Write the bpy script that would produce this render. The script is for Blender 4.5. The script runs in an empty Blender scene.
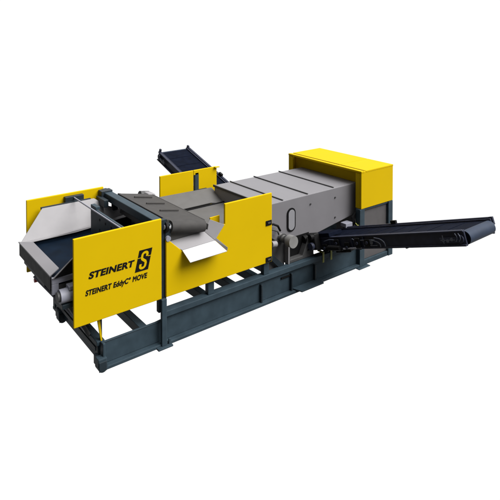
import bpy, bmesh, math, random
from mathutils import Vector, Matrix
random.seed(7)
S = bpy.context.scene
COL = S.collection
R = math.radians

# ------------------------------------------------------------------ camera
cd = bpy.data.cameras.new('camera'); cam = bpy.data.objects.new('camera', cd); COL.objects.link(cam)
cam.location = (-3.2913, -7.6741, 5.0867)
cam.rotation_euler = (math.pi/2 - 0.020675, 0, -0.667187)
cd.sensor_width = 36; cd.lens = 529.013/500*36; cd.shift_y = -199.755/500
cd.clip_start = .1; cd.clip_end = 500
S.camera = cam

# ------------------------------------------------------------------ invented white surround, dimmed behind and to the left to shape the light
w = bpy.data.worlds.new('World'); S.world = w; w.use_nodes = True
nt = w.node_tree; nt.nodes.clear()
out = nt.nodes.new('ShaderNodeOutputWorld'); bg = nt.nodes.new('ShaderNodeBackground')
tc = nt.nodes.new('ShaderNodeTexCoord')
dot = nt.nodes.new('ShaderNodeVectorMath'); dot.operation = 'DOT_PRODUCT'
dot.inputs[1].default_value = (.75, .66, 0)
mr = nt.nodes.new('ShaderNodeMapRange'); mr.interpolation_type = 'SMOOTHSTEP'
mr.inputs['From Min'].default_value = .2; mr.inputs['From Max'].default_value = .42
mr.inputs['To Min'].default_value = .14; mr.inputs['To Max'].default_value = 1.04
nt.links.new(tc.outputs['Generated'], dot.inputs[0]); nt.links.new(dot.outputs['Value'], mr.inputs['Value'])
bg.inputs['Color'].default_value = (1, 1, 1, 1)
sx = nt.nodes.new('ShaderNodeVectorMath'); sx.operation = 'DOT_PRODUCT'; sx.inputs[1].default_value = (.42, -.22, .88)
nt.links.new(tc.outputs['Generated'], sx.inputs[0])
m2 = nt.nodes.new('ShaderNodeMapRange'); m2.interpolation_type = 'SMOOTHSTEP'      # added bright lobe overhead, lifts the upward faces
m2.inputs['From Min'].default_value = .5; m2.inputs['From Max'].default_value = .95
m2.inputs['To Min'].default_value = 0; m2.inputs['To Max'].default_value = 2.6
nt.links.new(sx.outputs['Value'], m2.inputs['Value'])
ad = nt.nodes.new('ShaderNodeMath'); ad.operation = 'ADD'
nt.links.new(mr.outputs['Result'], ad.inputs[0]); nt.links.new(m2.outputs['Result'], ad.inputs[1])
nt.links.new(ad.outputs[0], bg.inputs['Strength']); nt.links.new(bg.outputs[0], out.inputs[0])

# ------------------------------------------------------------------ key light
sl = bpy.data.lights.new('key_light', 'SUN'); sl.energy = 5.0; sl.angle = R(42); sl.color = (1, .985, .96)
so = bpy.data.objects.new('key_light', sl); COL.objects.link(so)
so.rotation_euler = Vector((-.36, .57, -.74)).to_track_quat('-Z', 'Y').to_euler()
so.location = (2, -6, 9)

S.view_settings.view_transform = 'Standard'; S.view_settings.look = 'None'
S.view_settings.exposure = 0; S.view_settings.gamma = 1
S.render.resolution_x = S.render.resolution_y = 1024

# ------------------------------------------------------------------ materials
def mat(name, col, rough=.5, metal=0., var=.12, scale=6., bump=.0, bscale=60., spec=.5, stretch=(1, 1, 1), coat=0.):
    m = bpy.data.materials.new(name); m.use_nodes = True
    n = m.node_tree.nodes; l = m.node_tree.links; b = n['Principled BSDF']
    t = n.new('ShaderNodeTexCoord'); mp = n.new('ShaderNodeMapping'); mp.inputs['Scale'].default_value = stretch
    l.new(t.outputs['Object'], mp.inputs['Vector'])
    no = n.new('ShaderNodeTexNoise'); no.inputs['Scale'].default_value = scale; no.inputs['Detail'].default_value = 6
    l.new(mp.outputs[0], no.inputs['Vector'])
    rp = n.new('ShaderNodeValToRGB'); rp.color_ramp.elements[0].position = .3; rp.color_ramp.elements[1].position = .7
    rp.color_ramp.elements[0].color = (*[c*(1-var) for c in col], 1)
    rp.color_ramp.elements[1].color = (*[min(1, c*(1+var)) for c in col], 1)
    l.new(no.outputs['Fac'], rp.inputs['Fac']); l.new(rp.outputs['Color'], b.inputs['Base Color'])
    r2 = n.new('ShaderNodeMapRange'); r2.inputs['To Min'].default_value = max(.02, rough-.08); r2.inputs['To Max'].default_value = min(1, rough+.08)
    l.new(no.outputs['Fac'], r2.inputs['Value']); l.new(r2.outputs[0], b.inputs['Roughness'])
    b.inputs['Metallic'].default_value = metal; b.inputs['Specular IOR Level'].default_value = spec
    b.inputs['Coat Weight'].default_value = coat; b.inputs['Coat Roughness'].default_value = .25
    if bump:
        n2 = n.new('ShaderNodeTexNoise'); n2.inputs['Scale'].default_value = bscale; n2.inputs['Detail'].default_value = 3
        l.new(mp.outputs[0], n2.inputs['Vector'])
        bp = n.new('ShaderNodeBump'); bp.inputs['Strength'].default_value = bump; bp.inputs['Distance'].default_value = .01
        l.new(n2.outputs['Fac'], bp.inputs['Height']); l.new(bp.outputs[0], b.inputs['Normal'])
    return m

M = dict(
    yellow=mat('yellow_paint', (.472, .317, .0002), .7, var=.015, scale=2, bump=.02, bscale=14, spec=.06),
    teal=mat('blue_grey_paint', (.026, .041, .053), .5, var=.16, scale=5, bump=.05, bscale=40, spec=.12),
    tealdark=mat('dark_blue_grey_paint', (.010, .017, .023), .55, var=.2, spec=.3),
    hood=mat('grey_hood_paint', (.143, .139, .149), .5, var=.03, scale=3, bump=.03, bscale=20, spec=.3),
    rib=mat('dark_seam', (.03, .03, .032), .6),
    traywall=mat('pale_tray_wall_metal', (.265, .258, .268), .55, var=.05, scale=4, bump=.05, bscale=25, spec=.3),
    lightgrey=mat('pale_grey_sheet_metal', (.200, .194, .202), .55, var=.05, scale=4, bump=.05, bscale=25, spec=.3),
    white=mat('white_paint', (.44, .44, .45), .5, var=.02, spec=.3),
    lilac=mat('pale_lilac_motor_paint', (.20, .205, .245), .5, var=.06, spec=.3),
    rubber=mat('dark_grey_belt_rubber', (.042, .040, .039), .7, var=.12, scale=9, bump=.15, bscale=90, spec=.12),
    liner=mat('grey_liner_sheet', (.075, .073, .072), .6, var=.08, scale=5, bump=.08, bscale=40, spec=.3),
    frontplate=mat('charcoal_plate', (.010, .010, .011), .6, var=.2, scale=12, bump=.1, bscale=50, spec=.15),
    navy=mat('navy_frame_paint', (.021, .024, .042), .5, var=.2, scale=8, spec=.18),
    navybelt=mat('navy_belt_rubber', (.0035, .0050, .0110), .75, var=.3, scale=7, bump=.1, bscale=50, spec=.02),
    deck=mat('dark_feeder_floor', (.0028, .0070, .0145), .7, var=.3, scale=4, spec=.05),
    black=mat('black_plastic', (.005, .005, .0055), .55, var=.2, spec=.1),
    wrap=mat('lit_belt_turn_blue', (.018, .027, .048), .6, var=.2, scale=5, spec=.15),  # lighter blue: light on the belt's head turn put into the colour
    ink=mat('black_lettering', (.004, .004, .004), .7, var=.05, spec=.1),
    steel=mat('bright_steel', (.62, .63, .65), .35, metal=.3, var=.06, spec=.5),
    drum=mat('grey_drum_paint', (.155, .153, .15), .5, var=.12, spec=.3),
    casing=mat('dark_grey_casing', (.046, .046, .047), .55, var=.15, scale=6, bump=.06, spec=.3),
    glass=mat('window_pane', (.20, .20, .215), .25, var=.03, spec=.5),
    hook=mat('yellow_green_paint', (.20, .21, .03), .55, var=.15),
    hose=mat('blue_grey_hose', (.065, .075, .105), .45, var=.1),
    red=mat('red_knob', (.35, .02, .015), .5),
    brownpanel=mat('grey_cabinet_panel', (.066, .062, .064), .55, var=.08, spec=.3),
)

# ------------------------------------------------------------------ mesh builder
class MB:
    def __init__(s): s.v = []; s.f = []; s.sm = []
    def add(s, vs, fs, smooth=False, fn=None):
        o = len(s.v); s.v += [Vector(fn(*p) if fn else p) for p in vs]
        for f in fs: s.f.append([i+o for i in f]); s.sm.append(smooth)
        return s
    def box(s, x0, x1, y0, y1, z0, z1, fn=None):
        vs = [(x, y, z) for x in (x0, x1) for y in (y0, y1) for z in (z0, z1)]
        return s.add(vs, [(0, 1, 3, 2), (4, 6, 7, 5), (0, 4, 5, 1), (2, 3, 7, 6), (0, 2, 6, 4), (1, 5, 7, 3)], fn=fn)
    def prism(s, poly, axis, a, b, fn=None):
        """poly: 2-d outline; axis: the extrusion axis; the two other coordinates in order"""
        def pt(p, t):
            q = list(p); q.insert('xyz'.index(axis), t); return tuple(q)
        n = len(poly); vs = [pt(p, a) for p in poly]+[pt(p, b) for p in poly]
        fs = [tuple(range(n)), tuple(range(2*n-1, n-1, -1))]+[(i, (i+1) % n, n+(i+1) % n, n+i) for i in range(n)]
        return s.add(vs, fs, fn=fn)
    def plate(s, quad, th):
        """flat sheet of thickness th on the side the normal points away from"""
        q = [Vector(p) for p in quad]; n = (q[1]-q[0]).cross(q[-1]-q[0]).normalized()
        vs = q+[p-n*th for p in q]; k = len(q)
        return s.add(vs, [tuple(range(k)), tuple(range(2*k-1, k-1, -1))]+[(i, (i+1) % k, k+(i+1) % k, k+i) for i in range(k)])
    def tube(s, p, q, r, r2=None, n=28, fn=None):
        p = Vector(fn(*p)) if fn else Vector(p); q = Vector(fn(*q)) if fn else Vector(q); r2 = r if r2 is None else r2
        d = (q-p).normalized(); a = d.orthogonal().normalized(); b = d.cross(a)
        c = [a*math.cos(2*math.pi*i/n)+b*math.sin(2*math.pi*i/n) for i in range(n)]
        s.add([p+k*r for k in c]+[q+k*r2 for k in c], [(i, (i+1) % n, n+(i+1) % n, n+i) for i in range(n)], True)
        s.add([p+k*r for k in c], [tuple(range(n-1, -1, -1))]); s.add([q+k*r2 for k in c], [tuple(range(n))])
        return s
    def path(s, pts, r, n=10, fn=None):
        P = [Vector(fn(*p)) if fn else Vector(p) for p in pts]; vs = []; fs = []
        for i, p in enumerate(P):
            d = (P[min(i+1, len(P)-1)]-P[max(i-1, 0)]).normalized()
            a = d.cross(Vector((.3, .2, 1))).normalized(); b = d.cross(a)
            vs += [p+(a*math.cos(2*math.pi*k/n)+b*math.sin(2*math.pi*k/n))*r for k in range(n)]
        for i in range(len(P)-1):
            for k in range(n): fs.append((i*n+k, i*n+(k+1) % n, (i+1)*n+(k+1) % n, (i+1)*n+k))
        fs += [tuple(range(n-1, -1, -1)), tuple(range((len(P)-1)*n, len(P)*n))]
        return s.add(vs, fs, True)
    def build(s, name, m, parent=None, bevel=.008, seg=2):
        me = bpy.data.meshes.new(name)
        lo = Vector([min(v[i] for v in s.v) for i in range(3)]); hi = Vector([max(v[i] for v in s.v) for i in range(3)])
        c = (lo+hi)/2; c.z = lo.z
        me.from_pydata([v-c for v in s.v], [], s.f)
        for p, k in zip(me.polygons, s.sm): p.use_smooth = k
        bm = bmesh.new(); bm.from_mesh(me); bmesh.ops.recalc_face_normals(bm, faces=bm.faces); bm.to_mesh(me); bm.free()
        me.materials.append(M[m]); o = bpy.data.objects.new(name, me); COL.objects.link(o)
        link(o, c, parent)
        if bevel:
            b = o.modifiers.new('edge_bevel', 'BEVEL'); b.width = bevel; b.segments = seg; b.limit_method = 'ANGLE'; b.angle_limit = R(35)
        return o
WL = {}
def link(o, c, parent):
    o.location = c; WL[o.name] = Vector(c)
    if parent:
        o.parent = parent; o.matrix_parent_inverse = Matrix.Translation(-WL[parent.name])
def thing(name, label, cat, loc, group=None):
    o = bpy.data.objects.new(name, None); COL.objects.link(o); o.empty_display_size = .3; o.location = loc; WL[o.name] = Vector(loc)
    o['label'] = label; o['category'] = cat
    if group: o['group'] = group
    return o
def lab(o, t): o['label'] = t; return o
def bx(name, m, parent, *a, bevel=.008): return MB().box(*a).build(name, m, parent, bevel)

def arc(cu, cv, ru, rv, a0, a1, n=12): return [(cu+ru*math.cos(R(a0+(a1-a0)*i/n)), cv+rv*math.sin(R(a0+(a1-a0)*i/n))) for i in range(n+1)]
def text(name, body, m, parent, x0, x1, z0, z1, y, shear=.22, bold=.03, space=1.06):
    """heavy slanted lettering fitted to the box x0..x1, z0..z1 (baseline to cap height)"""
    cu = bpy.data.curves.new(name, 'FONT'); cu.body = body; cu.shear = shear; cu.space_character = space
    cu.resolution_u = 6; cu.bevel_depth = bold; cu.bevel_resolution = 0; cu.extrude = .002; cu.space_word = 1.15
    t = bpy.data.objects.new(name+'_curve', cu); COL.objects.link(t)
    dg = bpy.context.evaluated_depsgraph_get(); me = bpy.data.meshes.new_from_object(t.evaluated_get(dg))
    bpy.data.objects.remove(t)
    xs = [v.co.x for v in me.vertices]; ys = [v.co.y for v in me.vertices]; zs = [v.co.z for v in me.vertices]
    base = -bold if 'y' in body else min(ys)
    top = max(ys) if 'y' not in body else max(v.co.y for v in me.vertices if v.co.x < min(xs)+.5)
    a0, a1, zr = min(xs), max(xs), max(zs)
    mb = MB()
    mb.add([((v.co.x-a0)/(a1-a0)*(x1-x0)+x0, y-.002*v.co.z/zr, (v.co.y-base)/(top-base)*(z1-z0)+z0) for v in me.vertices], [tuple(p.vertices) for p in me.polygons])
    bpy.data.meshes.remove(me)
    return mb.build(name, m, parent, 0)

# ================================================================== SORTING MACHINE
mach = thing('sorting_machine', 'long yellow and grey sorting machine on blue-grey steel skid frame with lettered side panel', 'machine', (3.5, 1.2, 0))

# ---- long side beams of the skid
def beam(sgn, name='long_beam'):
    Y = (lambda y: y) if sgn > 0 else (lambda y: 2.4-y)
    mb = MB()
    ya, yb = sorted((Y(.095), Y(.115)))
    mb.box(-.06, .979, ya, yb, .056, .3845).box(.98, 5.87, ya, yb, .056, .459)
    y0, y1 = sorted((Y(0), Y(.2)))
    mb.box(-.10, 5.87, y0, y1, 0, .055)
    y0, y1 = sorted((Y(.03), Y(.19)))
    mb.prism([(.98, .46), (5.87, .46), (5.87, .56), (.98, .56)], 'y', y0, y1)
    mb.prism([(-.06, .385), (.979, .385), (.979, .42), (.84, .405), (-.06, .405)], 'y', *sorted((Y(.084), Y(.125))))
    mb.prism([(-.10, .055), (-.06, .055), (-.06, .41), (-.10, .41)], 'y', *sorted((Y(.02), Y(.13))))
    b = mb.build(name, 'teal', mach, .01)
    for x in (3.06, 3.84, 4.5, 1.75):
        if x == 1.75 and sgn > 0: continue
        y0, y1 = sorted((Y(.035), Y(.095)))
        bx('stiffener', 'tealdark', b, x, x+.035, y0, y1, .055, .40, bevel=.004)
    y0, y1 = sorted((Y(.07), Y(.095)))
    bx('pocket_shade', 'black', b, 3.60, 3.84, y0, y1, .345, .375, bevel=.003)  # black strip painting the shade of the fork pocket recess
    # fork lug plate
    pl = [(3.90, Y(.08)), (3.96, Y(-.14)), (4.58, Y(-.14)), (4.66, Y(.08))]
    MB().prism(pl, 'z', .058, .085).build('lug_plate', 'teal', b, .006)
    bx('splice_plate', 'teal', b, 1.02, 1.06, *sorted((Y(-.03), Y(.0))), .01, .12)
    return b
beam(1); beam(-1)

# ---- cross beams and front rail
for x, z1 in ((.58, .38), (1.86, .5), (2.50, .5), (3.05, .5), (3.75, .5), (4.6, .5), (5.4, .5)):
    bx('cross_beam', 'teal', mach, x, x+.13, *((.127, 2.273) if x < 1 else (.19, 2.21)), z1-.16, z1)
fr = MB().box(-.15, -.02, .14, 2.26, .33, .405).box(-.11, -.02, .2, 2.2, .16, .329).box(-.10, .03, .2, 2.2, .06, .158).build('front_rail', 'teal', mach, .012)
bx('rail_lip', 'tealdark', fr, -.155, -.132, .2, 2.2, .24, .30, bevel=.004)
for y in (.06, 1.86):
    f = MB().tube((-.115, y-.08, .072), (-.115, y+.06, .072), .075).box(-.19, -.05, y-.08, y+.06, .075, .21).build('support_shoe', 'teal', mach, .014)
    MB().box(-.185, -.06, y-.096, y-.081, .02, .17).build('shoe_cheek', 'tealdark', f, .012)
    MB().box(-.175, -.12, y+.061, y+.16, .05, .20).build('shoe_lug', 'tealdark', f, .012)

# ---- posts
def post(x0, x1, ya, yb, z0, z1, m='teal', foot=True):
    p = bx('post', m, mach, x0, x1, ya, yb, z0, z1)
    if foot: bx('foot_plate', 'teal', p, x0-.09, x1+.09, ya-.05, yb+.02, .0, .0+.03)
    return p
pq = post(.892, .985, -.03, .028, .031, .803)
bx('post_upper', 'tealdark', pq, .875, 1.02, .047, .13, .562, 2.10)
post(.875, .985, 2.372, 2.43, .031, 2.10)
post(3.07, 3.17, 2.40, 2.47, .031, 2.08)
for x in (1.86, 3.14): post(x, x+.13, .06, .16, .562, .95, foot=False)
for x in (1.86, 3.14): post(x, x+.13, 2.24, 2.34, .562, .95, foot=False)
# angled yellow stay and dark strut under the lettered panel
MB().prism([(-.155, .84), (-.105, .84), (-.06, .40), (-.085, .40)], 'y', .14, .165).build('stay_plate', 'yellow', mach, .004)
MB().box(-.085, -.055, .16, .2, .41, .84).build('stay_strut', 'tealdark', mach, .004)

# ---- yellow side panels
ZT, ZB, TH = 2.139, .81, .045
p1 = bx('side_panel', 'yellow', mach, -.555, .905, 0, TH, ZB, ZT, bevel=.010)
lab(p1, 'lettered yellow side panel at the front')
text('lettering', 'STEINERT', 'ink', p1, -.33, .425, 1.484, 1.592, -.004, shear=.20, bold=.046)
text('lettering', 'STEINERT EddyC° MOVE', 'ink', p1, -.38, .645, 1.243, 1.330, -.004, shear=.20, bold=.042)
lg = MB().prism([(.425, 1.378), (.655, 1.378), (.735, 1.712), (.505, 1.712)], 'y', -.004, -.001).build('logo_emblem', 'ink', p1, 0)
def slog(name):
    # narrow block S with slanted stance
    def P(u, v): return (.425+.23*u+.08*v, -.006, 1.378+.334*v)
    mb = MB()
    cx, r, t = .5, .23, .115
    pts = []
    def arc(cu, cv, ru, rv, a0, a1, n=12): return [(cu+ru*math.cos(R(a0+(a1-a0)*i/n)), cv+rv*math.sin(R(a0+(a1-a0)*i/n))) for i in range(n+1)]
    c = [(.69, .66)]+arc(cx, .76, .19, .105, 0, 180, 10)+[(.31, .64), (.36, .565), (.64, .435), (.69, .36)]+arc(cx, .24, .19, .105, 0, -180, 10)+[(.31, .34)]
    L = []; Rr = []
    for i, p in enumerate(c):
        a = c[max(i-1, 0)]; b = c[min(i+1, len(c)-1)]
        dx, dy = (b[0]-a[0])*.23, (b[1]-a[1])*.334; k = math.hypot(dx, dy); nx, ny = -dy/k, dx/k
        hw = .0195
        L.append((p[0]+nx*hw/.23, p[1]+ny*hw/.334)); Rr.append((p[0]-nx*hw/.23, p[1]-ny*hw/.334))
    n = len(c); vs = [P(*p) for p in L]+[P(*p) for p in Rr]
    mb.add(vs, [(i, i+1, n+i+1, n+i) for i in range(n-1)])
    mb.add([P(-.02, .63), P(.24, .63), P(.24, .66), P(-.02, .66)], [(0, 1, 2, 3)])
    mb.add([P(.76, .63), P(1.02, .63), P(1.02, .66), P(.76, .66)], [(0, 1, 2, 3)])
    return mb.build(name, 'yellow', lg, 0)
slog('emblem_letter')

p2 = MB().prism([(.99, ZB), (3.293, ZB), (3.293, ZT), (2.183, ZT), (2.183, 1.775), (2.13, 1.77), (1.95, 1.54), (1.93, 1.50), (1.31, 1.50), (.99, 1.80)], 'y', 0, TH).build('side_panel', 'yellow', mach, .010)
lab(p2, 'yellow side panel cut open for the white chute')
MB().prism([(1.97, 1.60), (2.18, 1.75), (2.18, 1.895), (1.97, 1.89)], 'y', .16, .185).build('inner_guard', 'yellow', mach, .006)
for z in (1.53, .825):
    l = MB().prism([(3.135, z), (3.275, z), (3.275, z+.095), (3.135, z+.095)], 'y', -.014, -.001).build('latch', 'black', p2, .003)
    MB().box(3.175, 3.245, -.024, -.0145, z+.035, z+.065).build('latch_handle', 'casing', l, .003)

p3 = bx('side_panel', 'yellow', mach, -.555, .917, 2.4, 2.4+TH, ZB, ZT, bevel=.010)
lab(p3, 'plain yellow side panel behind the feeder tray')
p4 = bx('side_panel', 'yellow', mach, 2.185, 3.028, 2.4, 2.4+TH, ZB, ZT, bevel=.008)
lab(p4, 'yellow side panel on the far side in front of the rising conveyor')
p5 = MB().prism([(3.036, 2.03), (3.036, ZT), (3.66, ZT), (3.66, ZB), (3.165, ZB), (3.165, 2.03)], 'y', 2.4, 2.4+TH).build('side_panel', 'yellow', mach, .008)
lab(p5, 'narrow yellow side panel with a slot beside the hood')
MB().box(3.58, 3.70, 2.33, 2.399, ZT-.012, ZT+.004).build('panel_lip', 'yellow', p5, .004)
bx('slot_bracket', 'tealdark', mach, 3.16, 3.36, 2.33, 2.398, 1.64, 1.70)

# ---- white discharge chute on the near side
ch = MB().plate([(1.06, .12, 1.68), (1.29, -.012, 1.53), (1.955, -.012, 1.54), (1.82, .13, 1.69)], .012).build('discharge_chute', 'lightgrey', mach, .003)
lab(ch, 'pale sheet metal chute under the cross belt')
MB().plate([(1.29, -.0125, 1.529), (1.30, -.25, 1.398), (2.05, -.25, 1.40), (1.957, -.0125, 1.539)], .014).build('chute_apron', 'white', ch, .003)
MB().plate([(1.822, .13, 1.692), (1.957, -.0125, 1.541), (2.165, -.0125, 1.775), (1.95, .14, 1.872)], .012).build('chute_cheek', 'lightgrey', ch, .003)
MB().plate([(1.958, -.0125, 1.541), (2.052, -.25, 1.402), (2.065, -.245, 1.46), (1.985, -.0125, 1.575)], .008).build('chute_cheek', 'lightgrey', ch, .002)

# ---- hopper behind the chute
MB().plate([(1.5, 2.24, 1.765), (1.9, 1.74, 1.57), (3.05, 1.74, 1.57), (3.41, 1.70, 1.50), (3.41, 2.24, 1.73)], .02).build('hopper_wall', 'liner', mach, .003)
MB().box(1.9, 3.40, .25, 1.78, 1.45, 1.525).build('hopper_floor', 'liner', mach, .004)
MB().box(1.9, 3.40, 1.70, 1.735, 1.5255, 1.545).build('hopper_gap_shade', 'black', mach, .004)  # black strip standing in for the shadow gap below the sloping wall
MB().box(1.2, 3.39, .12, .15, 1.0, 1.62).build('hopper_wall', 'casing', mach, .004)
MB().box(1.0, 3.39, 2.26, 2.28, 1.0, 1.72).build('hopper_wall', 'casing', mach, .004)

# ---- grey hood
HP = [(3.40, 1.20), (3.40, 1.81), (6.105, 1.81), (6.105, 1.11), (5.985, 1.10), (4.8, .93), (4.55, .86), (3.9, .86)]
hood = MB().prism(HP, 'y', .28, 2.115).build('hood', 'hood', mach, .014)
for x in (3.84, 4.545, 5.335):
    MB().box(x-.013, x+.013, .30, 2.13, 1.8105, 1.832).build('hood_seam', 'rib', hood, .004)
MB().box(3.372, 3.3995, .29, 2.13, 1.775, 1.822).build('hood_seam', 'rib', hood, .003)
bx('hood_curtain', 'lightgrey', hood, 3.385, 3.3995, .9, 2.085, 1.3, 1.77)
bx('hood_bracket', 'casing', hood, 3.37, 3.39, .6, .66, 1.46, 1.762)
def stadium(cx, cz, hw, hh, n=14):
    P = []
    for k in range(n+1):
        a = math.pi*k/n; P.append((cx+hw*math.cos(a), cz+hh-hw+hw*math.sin(a)))
    for k in range(n+1):
        a = math.pi+math.pi*k/n; P.append((cx+hw*math.cos(a), cz-hh+hw+hw*math.sin(a)))
    return P
wn = MB().prism(stadium(4.045, 1.385, .118, .245), 'y', .262, .279).build('inspection_window', 'black', hood, .004)
MB().prism(stadium(4.045, 1.385, .085, .21), 'y', .255, .261).build('window_pane', 'glass', wn, .003)
for x, z in ((5.36, 1.60), (5.36, 1.16), (4.60, 1.60)):
    MB().tube((x, .279, z), (x, .262, z), .018, n=12).build('bolt', 'rib', hood, 0)

# ---- drum casing, drum and shaft
bx('drum_casing', 'casing', mach, 3.42, 3.83, .24, 1.0, .40, 1.06)
MB().prism([(3.86, .562), (3.86, 1.0), (3.895, 1.0), (3.90, .63), (4.24, .63), (4.42, .98), (4.565, .98), (4.565, .562)], 'y', .14, .27).build('bearing_cradle', 'casing', mach, .012)
bx('cradle_edge', 'lightgrey', mach, 3.835, 3.862, .125, .27, .562, 1.02, bevel=.004)
bx('cradle_shade', 'black', mach, 3.88, 4.55, .268, .279, .30, 1.02, bevel=.004)  # black sheet painting the shade inside the cradle opening
dr = MB().tube((3.75, .02, 1.10), (3.75, -.12, 1.11), .118).build('drum_motor', 'drum', mach, .012)
MB().tube((3.75, .30, 1.10), (3.75, .021, 1.10), .068).build('motor_neck', 'drum', dr, .01)
MB().tube((3.75, .11, 1.10), (3.75, .085, 1.10), .088).build('motor_ring', 'casing', dr, .004)
MB().tube((3.75, .20, 1.10), (3.75, .17, 1.10), .088).build('motor_ring', 'casing', dr, .004)
MB().tube((3.72, .34, 1.11), (3.72, .31, 1.11), .15).build('motor_flange', 'casing', dr, .008)
MB().path([(3.42, .24, 1.42), (3.50, .2, 1.43), (3.60, .18, 1.38), (3.68, .2, 1.26)], .022).build('hose', 'black', mach, 0)
MB().path([(3.40, .22, 1.34), (3.48, .18, 1.33), (3.58, .16, 1.28), (3.64, .2, 1.2)], .016).build('hose', 'casing', mach, 0)
MB().tube((3.43, .18, 1.05), (3.55, .18, 1.03), .06).build('hose_coupling', 'lightgrey', mach, .006)
MB().plate([(3.36, .16, .80), (3.60, .16, .56), (3.76, .16, .562), (3.44, .16, .86)], .03).build('brace', 'tealdark', mach, .004)

# ---- splitter chutes between hood and conveyors
MB().box(4.62, 5.6, .45, 1.95, .60, .92).build('splitter_box', 'tealdark', mach, .01)
bx('sensor_box', 'lilac', mach, 5.52, 5.74, .10, .26, .93, 1.02)
MB().path([(5.86, .2, 1.15), (5.84, .12, 1.06), (5.80, .08, .97), (5.84, .08, .90)], .022).build('hose', 'black', mach, 0)
MB().path([(5.80, .07, .99), (5.84, .04, .93), (5.92, .05, .95)], .014).build('hose', 'hook', mach, 0)
MB().plate([(5.74, .15, 1.12), (5.86, .15, 1.22), (5.86, .15, 1.04), (5.78, .15, .92)], .04).build('bracket', 'black', mach, .005)

# ---- yellow cabinet
X0, X1, C1, C2 = 5.913, 7.052, 2.128, 1.29
cb = MB().prism([(X0, C2), (X1, C2), (X1, C1), (X0, C1)], 'y', 0, .045)
cb.prism([(X0, C2), (X1, C2), (X1, C1), (X0, C1)], 'y', 2.355, 2.40)
cb.box(X1-.04, X1, .046, 2.354, C2, C1)
cb.box(X0, X0+.035, .046, .17, C2, C1-.04)
cb.box(X0, X0+.035, 2.25, 2.354, C2, C1-.04)
cb.box(X0+.20, X0+.23, .046, 2.354, 1.22, C1-.05)
cab = cb.build('cabinet', 'yellow', mach, .010)
lab(cab, 'yellow cabinet closing the rear end')
bx('cabinet_lip', 'yellow', cab, X0-.004, X0+.10, -.004, 2.404, C1-.035, C1+.012, bevel=.008)
bx('lid_groove', 'black', cab, X0+.105, X0+.145, .10, 2.24, C1-.03, C1-.002, bevel=0)
bx('lid', 'yellow', cab, X0+.15, X1+.004, -.004, .765, C1-.03, C1+.010, bevel=.008)
bx('lid', 'yellow', cab, X0+.15, X1+.004, .777, 2.404, C1-.03, C1+.010, bevel=.008)
cf = MB()
for y0 in (0, 2.27):
    cf.box(X0-.04, X0+.12, y0, y0+.13, .0, C2-.003)
    cf.box(X1-.16, X1, y0, y0+.13, .0, C2-.003)
    cf.box(X0+.121, X1-.161, y0+.02, y0+.11, 0, .11)
    cf.box(X0+.121, X1-.161, y0+.02, y0+.11, C2-.05, C2-.004)
cf.box(X1-.13, X1-.03, .131, 2.269, 0, .11).box(X0, X0+.1, .131, 2.269, 0, .11)
cfr = cf.build('cabinet_frame', 'teal', mach, .008)
bx('foot_plate', 'teal', cfr, X0-.14, X0+.24, -.07, .12, -.02, .0)
bx('foot_plate', 'teal', cfr, X0-.14, X0+.24, 2.28, 2.47, -.02, .0)
for y0 in (.06, 2.31): bx('lower_panel', 'brownpanel', mach, X0+.121, X1-.161, y0, y0+.03, .111, C2-.051)
bx('lower_panel', 'brownpanel', mach, X1-.09, X1-.06, .131, 2.269, .111, C2-.01)

# ---- far top bracket, spreader rod, gate plate and cross tube above the tray
bx('rod_bracket', 'tealdark', mach, .12, .48, 2.30, 2.398, 1.99, 2.09)
MB().tube((.29, 2.33, 2.06), (.29, .06, 2.06), .014, n=14).build('spreader_rod', 'lilac', mach, 0)
gt = MB().box(.36, .40, .30, 1.66, 1.56, 2.03).box(.36, .44, 1.42, 1.66, 2.031, 2.08).build('gate_plate', 'teal', mach, .006)
for y in (1.0, 1.25, .75):
    for z in (1.72, 1.9):
        MB().tube((.354, y, z), (.359, y, z), .022, n=12).build('gate_slot', 'black', gt, 0)
ct = MB().box(.86, 1.02, .06, 2.36, 1.93, 2.07).build('cross_tube', 'teal', mach, .012)
bx('tube_bracket', 'tealdark', ct, .80, 1.03, 2.22, 2.39, 1.90, 2.10)
bx('tube_bracket', 'tealdark', ct, .74, .83, 1.95, 2.35, 1.86, 2.0)
bx('tube_rail', 'tealdark', ct, 1.021, 1.06, .10, 2.3, 1.94, 1.99)

# ================================================================== VIBRATING FEEDER
fd = thing('vibrating_feeder', 'pale grey feeder tray with sloping walls and dark floor at the front end', 'feeder tray', (0, 1.2, 1.2))
fp = MB().box(-.765, -.735, .40, 2.10, 1.28, 1.50).build('front_plate', 'frontplate', fd, .006)
MB().prism([(-.775, 2.115), (-.775, .395), (-.57, .60), (-.57, 1.93)], 'z', 1.501, 1.522).build('front_lip', 'hood', fd, .004)
MB().box(-.733, 1.40, .38, 2.10, 1.36, 1.42).build('tray_floor', 'deck', fd, .004)
# far sloping wall
def wallpt(x, t, near=False):
    """t 0 at the foot, 1 at the top edge"""
    y = 2.05+.21*t
    return y if not near else 2.4-y-.02
def wall(poly, near=False):
    vs = []
    for x, z in poly:
        t = (z-1.5)/.5; vs.append((x, wallpt(x, t, near), z))
    if near: vs = vs[::-1]
    return MB().plate(vs, .02)
far = [(-.76, 1.50), (.20, 1.515), (.95, 1.56), (1.36, 1.60), (1.14, 1.73), (.90, 1.82), (.66, 1.99), (-.32, 1.99)]
wf = wall(far).build('side_wall', 'traywall', fd, .004)
lab(wf, 'notched far wall of the tray')
wn_ = wall([(-.76, 1.50), (1.36, 1.60), (1.3, 1.99), (-.32, 1.99)], True).build('side_wall', 'lightgrey', fd, .004)
MB().plate([(x, y-.0205-.004, z) for x, y, z in [(-.735, .325, 1.50), (1.34, .29, 1.59), (1.29, .135, 1.975), (-.318, .135, 1.975)]], .006).build('wall_skin', 'black', wn_, .001)
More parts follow.
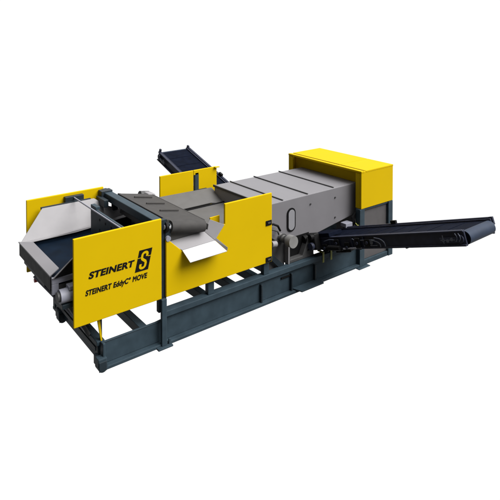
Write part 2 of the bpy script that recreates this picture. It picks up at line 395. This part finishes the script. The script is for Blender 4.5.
MB().plate([(-.60, 1.985, 1.500), (.20, 1.985, 1.500), (1.32, 1.985, 1.585), (1.34, 2.062, 1.607), (.20, 2.062, 1.520), (-.74, 2.062, 1.505)][::-1], .012).build('wall_flange', 'lightgrey', wf, .003)
MB().box(-.34, .60, 2.255, 2.30, 1.96, 2.003).build('top_rail', 'tealdark', wf, .004)
MB().prism([(-.55, 1.42), (1.34, 1.42), (1.34, 1.595), (.2, 1.508), (-.55, 1.495)], 'y', 2.03, 2.05).build('skirt', 'deck', fd, .003)
# near side plate with vibration motor
sp = MB().box(-.76, .9, .335, .375, 1.40, 1.50).prism([(-.76, 1.24), (-.66, 1.24), (-.66, 1.40), (-.76, 1.40)], 'y', .335, .375).build('side_plate', 'lilac', fd, .006)
bx('side_plate', 'casing', fd, -.73, 1.2, .378, .395, 1.2, 1.36)
mo = MB().tube((-.70, .20, 1.255), (-.34, .20, 1.255), .105).build('vibration_motor', 'lilac', fd, .01)
MB().tube((-.735, .20, 1.255), (-.70, .20, 1.255), .075).build('motor_cap', 'casing', mo, .008)
bx('motor_foot', 'tealdark', mo, -.68, -.35, .12, .33, 1.08, 1.15)
bx('motor_box', 'lilac', mo, -.58, -.44, .12, .26, 1.34, 1.40)
# legs and telescopic stays down to the front rail
for y in (.55, 1.80):
    for x, dx in ((-.60, .33),):
        lg_ = MB().prism([(x, 1.28), (x+.10, 1.28), (x+dx+.22, .36), (x+dx+.10, .36)], 'y', y, y+.12).build('leg', 'tealdark', fd, .006)
        MB().tube((x-.02, y+.22, 1.26), (x+dx+.12, y+.22, .38), .026).build('stay', 'lilac', lg_, 0)
        MB().tube((x-.03, y-.10, 1.26), (x+dx+.12, y-.10, .38), .03).build('stay', 'casing', lg_, 0)
MB().tube((-.70, 1.45, 1.05), (-.62, 1.45, 1.05), .035, n=14).build('stay_knob', 'red', fd, .003)
MB().box(-.70, -.62, .9, 2.05, 1.14, 1.24).build('under_beam', 'tealdark', fd, .006)
MB().tube((-.66, 1.56, 1.15), (-.08, .75, .38), .03).build('stay', 'casing', fd, 0)
MB().tube((-.70, 1.46, 1.12), (-.14, .62, .40), .02).build('stay', 'lilac', fd, 0)

# ================================================================== CROSS-BELT MAGNET
mg = thing('cross_belt_separator', 'dark grey cleated cross belt lying over the machine behind the feeder tray', 'conveyor belt', (1.44, 1.2, 1.75))
TA = math.atan2(.14, .72)
def mfn(a, y, n):       # a across the belt (0..0.73), n up from its top face
    return (1.085+a*math.cos(TA)+n*math.sin(TA), y, 2.05-a*math.sin(TA)+n*math.cos(TA))
rr = .10
prof = []
for k in range(13):
    a = math.pi/2+math.pi*k/12; prof.append((.07+rr*math.cos(a), -rr+rr*math.sin(a)))
for k in range(13):
    a = -math.pi/2+math.pi*k/12; prof.append((2.06+rr*math.cos(a), -rr+rr*math.sin(a)))
mb = MB(); n = len(prof); A0, A1 = .035, .715
vs = [mfn(A0, y, q) for y, q in prof]+[mfn(A1, y, q) for y, q in prof]
mb.add(vs, [(i, (i+1) % n, n+(i+1) % n, n+i) for i in range(n)], True)
mb.add(vs[:n], [tuple(range(n))]); mb.add(vs[n:], [tuple(range(n))])
bl = mb.build('belt', 'rubber', mg, 0)
for y in (1.72, 1.22, .70, ):
    MB().box(.17, .56, y-.014, y+.014, .0005, .028, fn=mfn).build('cleat', 'rubber', bl, .004)
MB().box(-.03, .03, .10, 2.05, -.15, .012, fn=mfn).build('side_frame', 'rubber', mg, .008)
MB().box(-.075, -.032, .10, 2.05, -.16, -.07, fn=mfn).build('side_rail', 'casing', mg, .008)
MB().box(.718, .75, .10, 2.05, -.15, .004, fn=mfn).build('side_frame', 'rubber', mg, .008)
MB().box(.06, .70, .14, 2.0, -.36, -.21, fn=mfn).build('magnet_block', 'casing', mg, .008)
for yy in (.07, 2.06):
    MB().tube((-.07, yy, -.10), (.775, yy, -.10), .045, fn=mfn).build('roller_shaft', 'steel', mg, .004)
for yy in (.05, 2.06):
    e = MB().tube((-.085, yy, -.10), (-.035, yy, -.10), .085, fn=mfn).build('bearing', 'black', mg, .01)
    MB().tube((-.10, yy, -.10), (-.086, yy, -.10), .04, fn=mfn).build('bearing_cap', 'lilac', e, .004)
    MB().box(.752, .775, yy-.05, yy+.05, -.15, -.05, fn=mfn).build('bearing', 'rubber', mg, .01)
MB().tube((.55, 2.22, -.06), (.75, 2.22, -.06), .085, fn=mfn).build('drive_motor', 'casing', mg, .01)
MB().box(.62, .80, 2.0, 2.30, -.14, .02, fn=mfn).build('gearbox', 'lightgrey', mg, .03)
MB().box(1.03, 1.83, .135, .16, 1.55, 1.88).build('end_plate', 'liner', mg, .004)
MB().box(.99, 1.09, .03, .10, 1.72, 2.02).build('hanger', 'tealdark', mg, .008)
MB().tube((1.03, -.01, 1.78), (1.03, .03, 1.78), .045).build('hanger_bolt', 'lilac', mg, .004)
MB().box(.99, 1.09, 2.1, 2.2, 1.72, 2.02).build('hanger', 'tealdark', mg, .008)

# ================================================================== DISCHARGE CONVEYORS
def conveyor(label, x0, yt, sgn, ang, zt, L, wid, near):
    """sgn -1 runs towards the near side, +1 to the far side; zt height of the plate's lower edge at the tail"""
    root = thing('discharge_conveyor', label, 'conveyor', (x0+wid/2, yt, zt), 'conveyors rising out of both sides of the machine')
    ca, sa = math.cos(ang), math.sin(ang)
    def fn(wd, u, q): return (x0+wd, yt+sgn*(u*ca-q*sa), zt+u*sa+q*ca)
    B = lambda name, m, par, *a, bevel=.006: MB().box(*a, fn=fn).build(name, m, par, bevel)
    sf = MB().box(0, .035, 0, L, 0, .25, fn=fn).box(-.035, .0, .0, L, .0, .03, fn=fn).box(-.03, .0, 0, L, .225, .25, fn=fn).build('side_frame', 'navy', root, .006)
    B('side_frame', 'navy', root, wid-.035, wid, 0, L, 0, .25)
    gr = B('guard_rail', 'navy', root, wid+.002, wid+.03, .3, L+.0, .1, .27)
    B('guard_lip', 'navy', gr, wid+.031, wid+.06, .3, L+.0, .25, .27)
    g2 = B('guard_rail', 'navy', root, .036, .05, .3, L-.05, .20, .255)
    B('guard_post', 'navy', gr, wid+.001, wid+.05, L-.05, L+.02, .14, .274 if near else .31)
    if not near: B('guard_post', 'navy', g2, -.01, .04, L-.06, L+.0, .16, .33)
    B('guard_post', 'black', gr, wid, wid+.06, 1.65, 1.78, .271, .33)
    r = .105; pr = []
    for k in range(13):
        a = math.pi/2+math.pi*k/12; pr.append((.06+r*math.cos(a), .115+r*math.sin(a)))
    for k in range(13):
        a = -math.pi/2+math.pi*k/12; pr.append((L-.05+r*math.cos(a), .115+r*math.sin(a)))
    n = len(pr); vs = [fn(.055, u, q) for u, q in pr]+[fn(wid-.04, u, q) for u, q in pr]
    mb = MB(); mb.add(vs, [(i, (i+1) % n, n+(i+1) % n, n+i) for i in range(n)], True); mb.add(vs[:n], [tuple(range(n))]); mb.add(vs[n:], [tuple(range(n))])
    bt = mb.build('belt', 'navybelt', root, 0)
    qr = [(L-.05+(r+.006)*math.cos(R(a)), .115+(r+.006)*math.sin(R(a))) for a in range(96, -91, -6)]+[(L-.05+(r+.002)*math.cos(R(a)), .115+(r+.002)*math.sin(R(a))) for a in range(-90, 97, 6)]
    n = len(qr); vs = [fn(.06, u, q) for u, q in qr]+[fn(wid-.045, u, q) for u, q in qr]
    MB().add(vs, [(i, (i+1) % n, n+(i+1) % n, n+i) for i in range(n)], True).build('belt_turn', 'wrap', bt, 0)  # shell over the belt end, coloured lighter as if lit
    k = .45
    while k < L-.1:
        B('cleat', 'navybelt', bt, .10, wid-.08, k, k+.015, .2205, .227, bevel=.002); k += .42
    # bearings at both ends, tensioner bolts at the head
    for u in (.06, L-.09):
        for wd in ((-.03, -.001), (wid+.061, wid+.085)):
            MB().tube((wd[0], u, .115), (wd[1], u, .115), .07, fn=fn).build('bearing', 'navy', root, .006)
    tb = B('take_up', 'navy', root, -.05, -.036, L-.45, L-.10, .07, .15)
    for u, q in ((.38, .11), (.30, .10), (.22, .12)):
        MB().tube((-.055, L-u, q), (-.051, L-u, q), .028, n=14, fn=fn).build('bolt', 'hose', tb, .002)
    MB().box(-.056, -.051, L-.43, L-.16, .105, .118, fn=fn).build('tension_rod', 'hose', tb, .001)
    MB().box(-.056, -.051, L-.385, L-.37, .06, .19, fn=fn).build('tension_rod', 'hose', tb, .001)
    for u in (.06, .12): MB().path([(-.045, L-u-.03, .08), (-.05, L-u, .12), (-.05, L-u+.005, .17), (-.045, L-u-.02, .21)], .008, fn=fn).build('edge_strip', 'hose', tb, 0)
    # ribs and return rollers
    for u in (.9, 1.5, 2.6):
        MB().tube((.04, u, .0), (wid-.04, u, .0), .03, n=14, fn=fn).build('return_roller', 'black', root, 0)
    # drive at the tail
    dv = B('drive_box', 'black', root, -.20, -.036, .12, .52, .03, .36, bevel=.03)
    MB().tube((-.30, .26, .26), (-.201, .26, .26), .10, fn=fn).build('drive_motor', 'black', dv, .01)
    MB().tube((-.27, .42, .12), (-.201, .42, .12), .075, fn=fn).build('drive_motor', 'navy', dv, .01)
    B('motor_box', 'black', dv, -.27, -.201, .15, .32, .04, .12)
    B('tail_cover', 'navybelt', root, -.04, .35, .34, .80, .251, .33, bevel=.01)
    B('drive_nut', 'hook', dv, -.29, -.271, .18, .24, .06, .10, bevel=.003)
    MB().tube((-.27, .46, .30), (-.18, .46, .30), .06, n=12, fn=fn).build('gland', 'black', dv, .006)
    # hydraulic fold cylinder and its hoses along the frame
    cy = MB().tube((-.07, .55, .05), (-.07, 1.15, .02), .030, n=16, fn=fn).build('fold_cylinder', 'black', root, .004)
    MB().tube((-.07, 1.15, .02), (-.07, 1.50, .03), .016, n=12, fn=fn).build('cylinder_rod', 'lilac', cy, 0)
    for pts in ([(1.98, .20), (2.12, .17), (2.20, .11), (2.21, .04)],
                [(1.90, .16), (2.02, .13), (2.09, .09), (2.10, .03)],
                [(.62, .17), (.80, .20), (.95, .18), (1.02, .12), (1.01, .06)],
                [(1.42, .20), (1.52, .14), (1.55, .05), (1.62, .02)]):
        q = [(-.05, a, b) for a, b in pts]
        d = []
        for i in range(len(q)-1):
            p0, p1, p2, p3 = [Vector(q[max(0, min(len(q)-1, i+j))]) for j in (-1, 0, 1, 2)]
            for t in (0, .25, .5, .75):
                d.append(.5*(2*p1+(p2-p0)*t+(2*p0-5*p1+4*p2-p3)*t*t+(3*p1-p0-3*p2+p3)*t**3))
        d.append(Vector(q[-1]))
        MB().path([tuple(p) for p in d], .0095, fn=fn).build('hose', 'hose', root, 0)
    for u, q0, q1, d in ((.58, -.03, .12, .09), (.92, .05, .20, .07), (1.20, -.05, .14, .08), (1.48, .02, .21, .07), (1.72, .05, .18, .06)):
        k = B('side_bracket', 'black', root, -d, -.036, u, u+.13, q0, q1, bevel=.015)
        MB().tube((-d-.02, u+.065, (q0+q1)/2), (-d, u+.065, (q0+q1)/2), .03, n=14, fn=fn).build('bolt', 'navy', k, .004)
    MB().tube((-.12, .80, .06), (-.12, 1.12, .04), .05, n=18, fn=fn).build('fold_motor', 'black', root, .01)
    B('hanger_plate', 'black', root, .05, .3, .80, 1.1, -.08, -.03, bevel=.01)
    for u in (1.80, 1.88): MB().tube((-.045, u, .12), (-.036, u, .12), .045, n=16, fn=fn).build('cover_disc', 'hose', root, .003)
    B('cable_tray', 'hose', root, -.05, -.036, 1.62, 1.98, .155, .172, bevel=.003)
    B('cable_tray', 'hose', root, -.05, -.036, 1.70, 2.02, .052, .066, bevel=.003)
    for u in (.75, 1.35, 1.66): B('frame_rib', 'navy', root, -.03, -.001, u, u+.03, .031, .224)
    # hooks that hang the conveyor on the long beam
    yb = .02 if sgn < 0 else 2.38
    for x in (x0+.06, x0+.30):
        y0, y1 = sorted((yb, yb-sgn*.012)); y2, y3 = sorted((yb, yb-sgn*.16))
        MB().box(x, x+.05, y0, y1, .40, .60).box(x, x+.05, y2, y3, .601, .625).box(x, x+.05, *sorted((yb-sgn*.10, yb-sgn*.14)), .626, .74).build('hook_bracket', 'hook', root, .004)
    return root
conveyor('long dark navy conveyor rising to the right on the near side below the yellow cabinet', 4.65, .42, -1, R(18.4), .562, 3.84, .90, True)
conveyor('dark navy conveyor rising away behind the yellow far side panels', 3.66, 1.98, 1, R(16.9), .80, 3.40, .88, False)
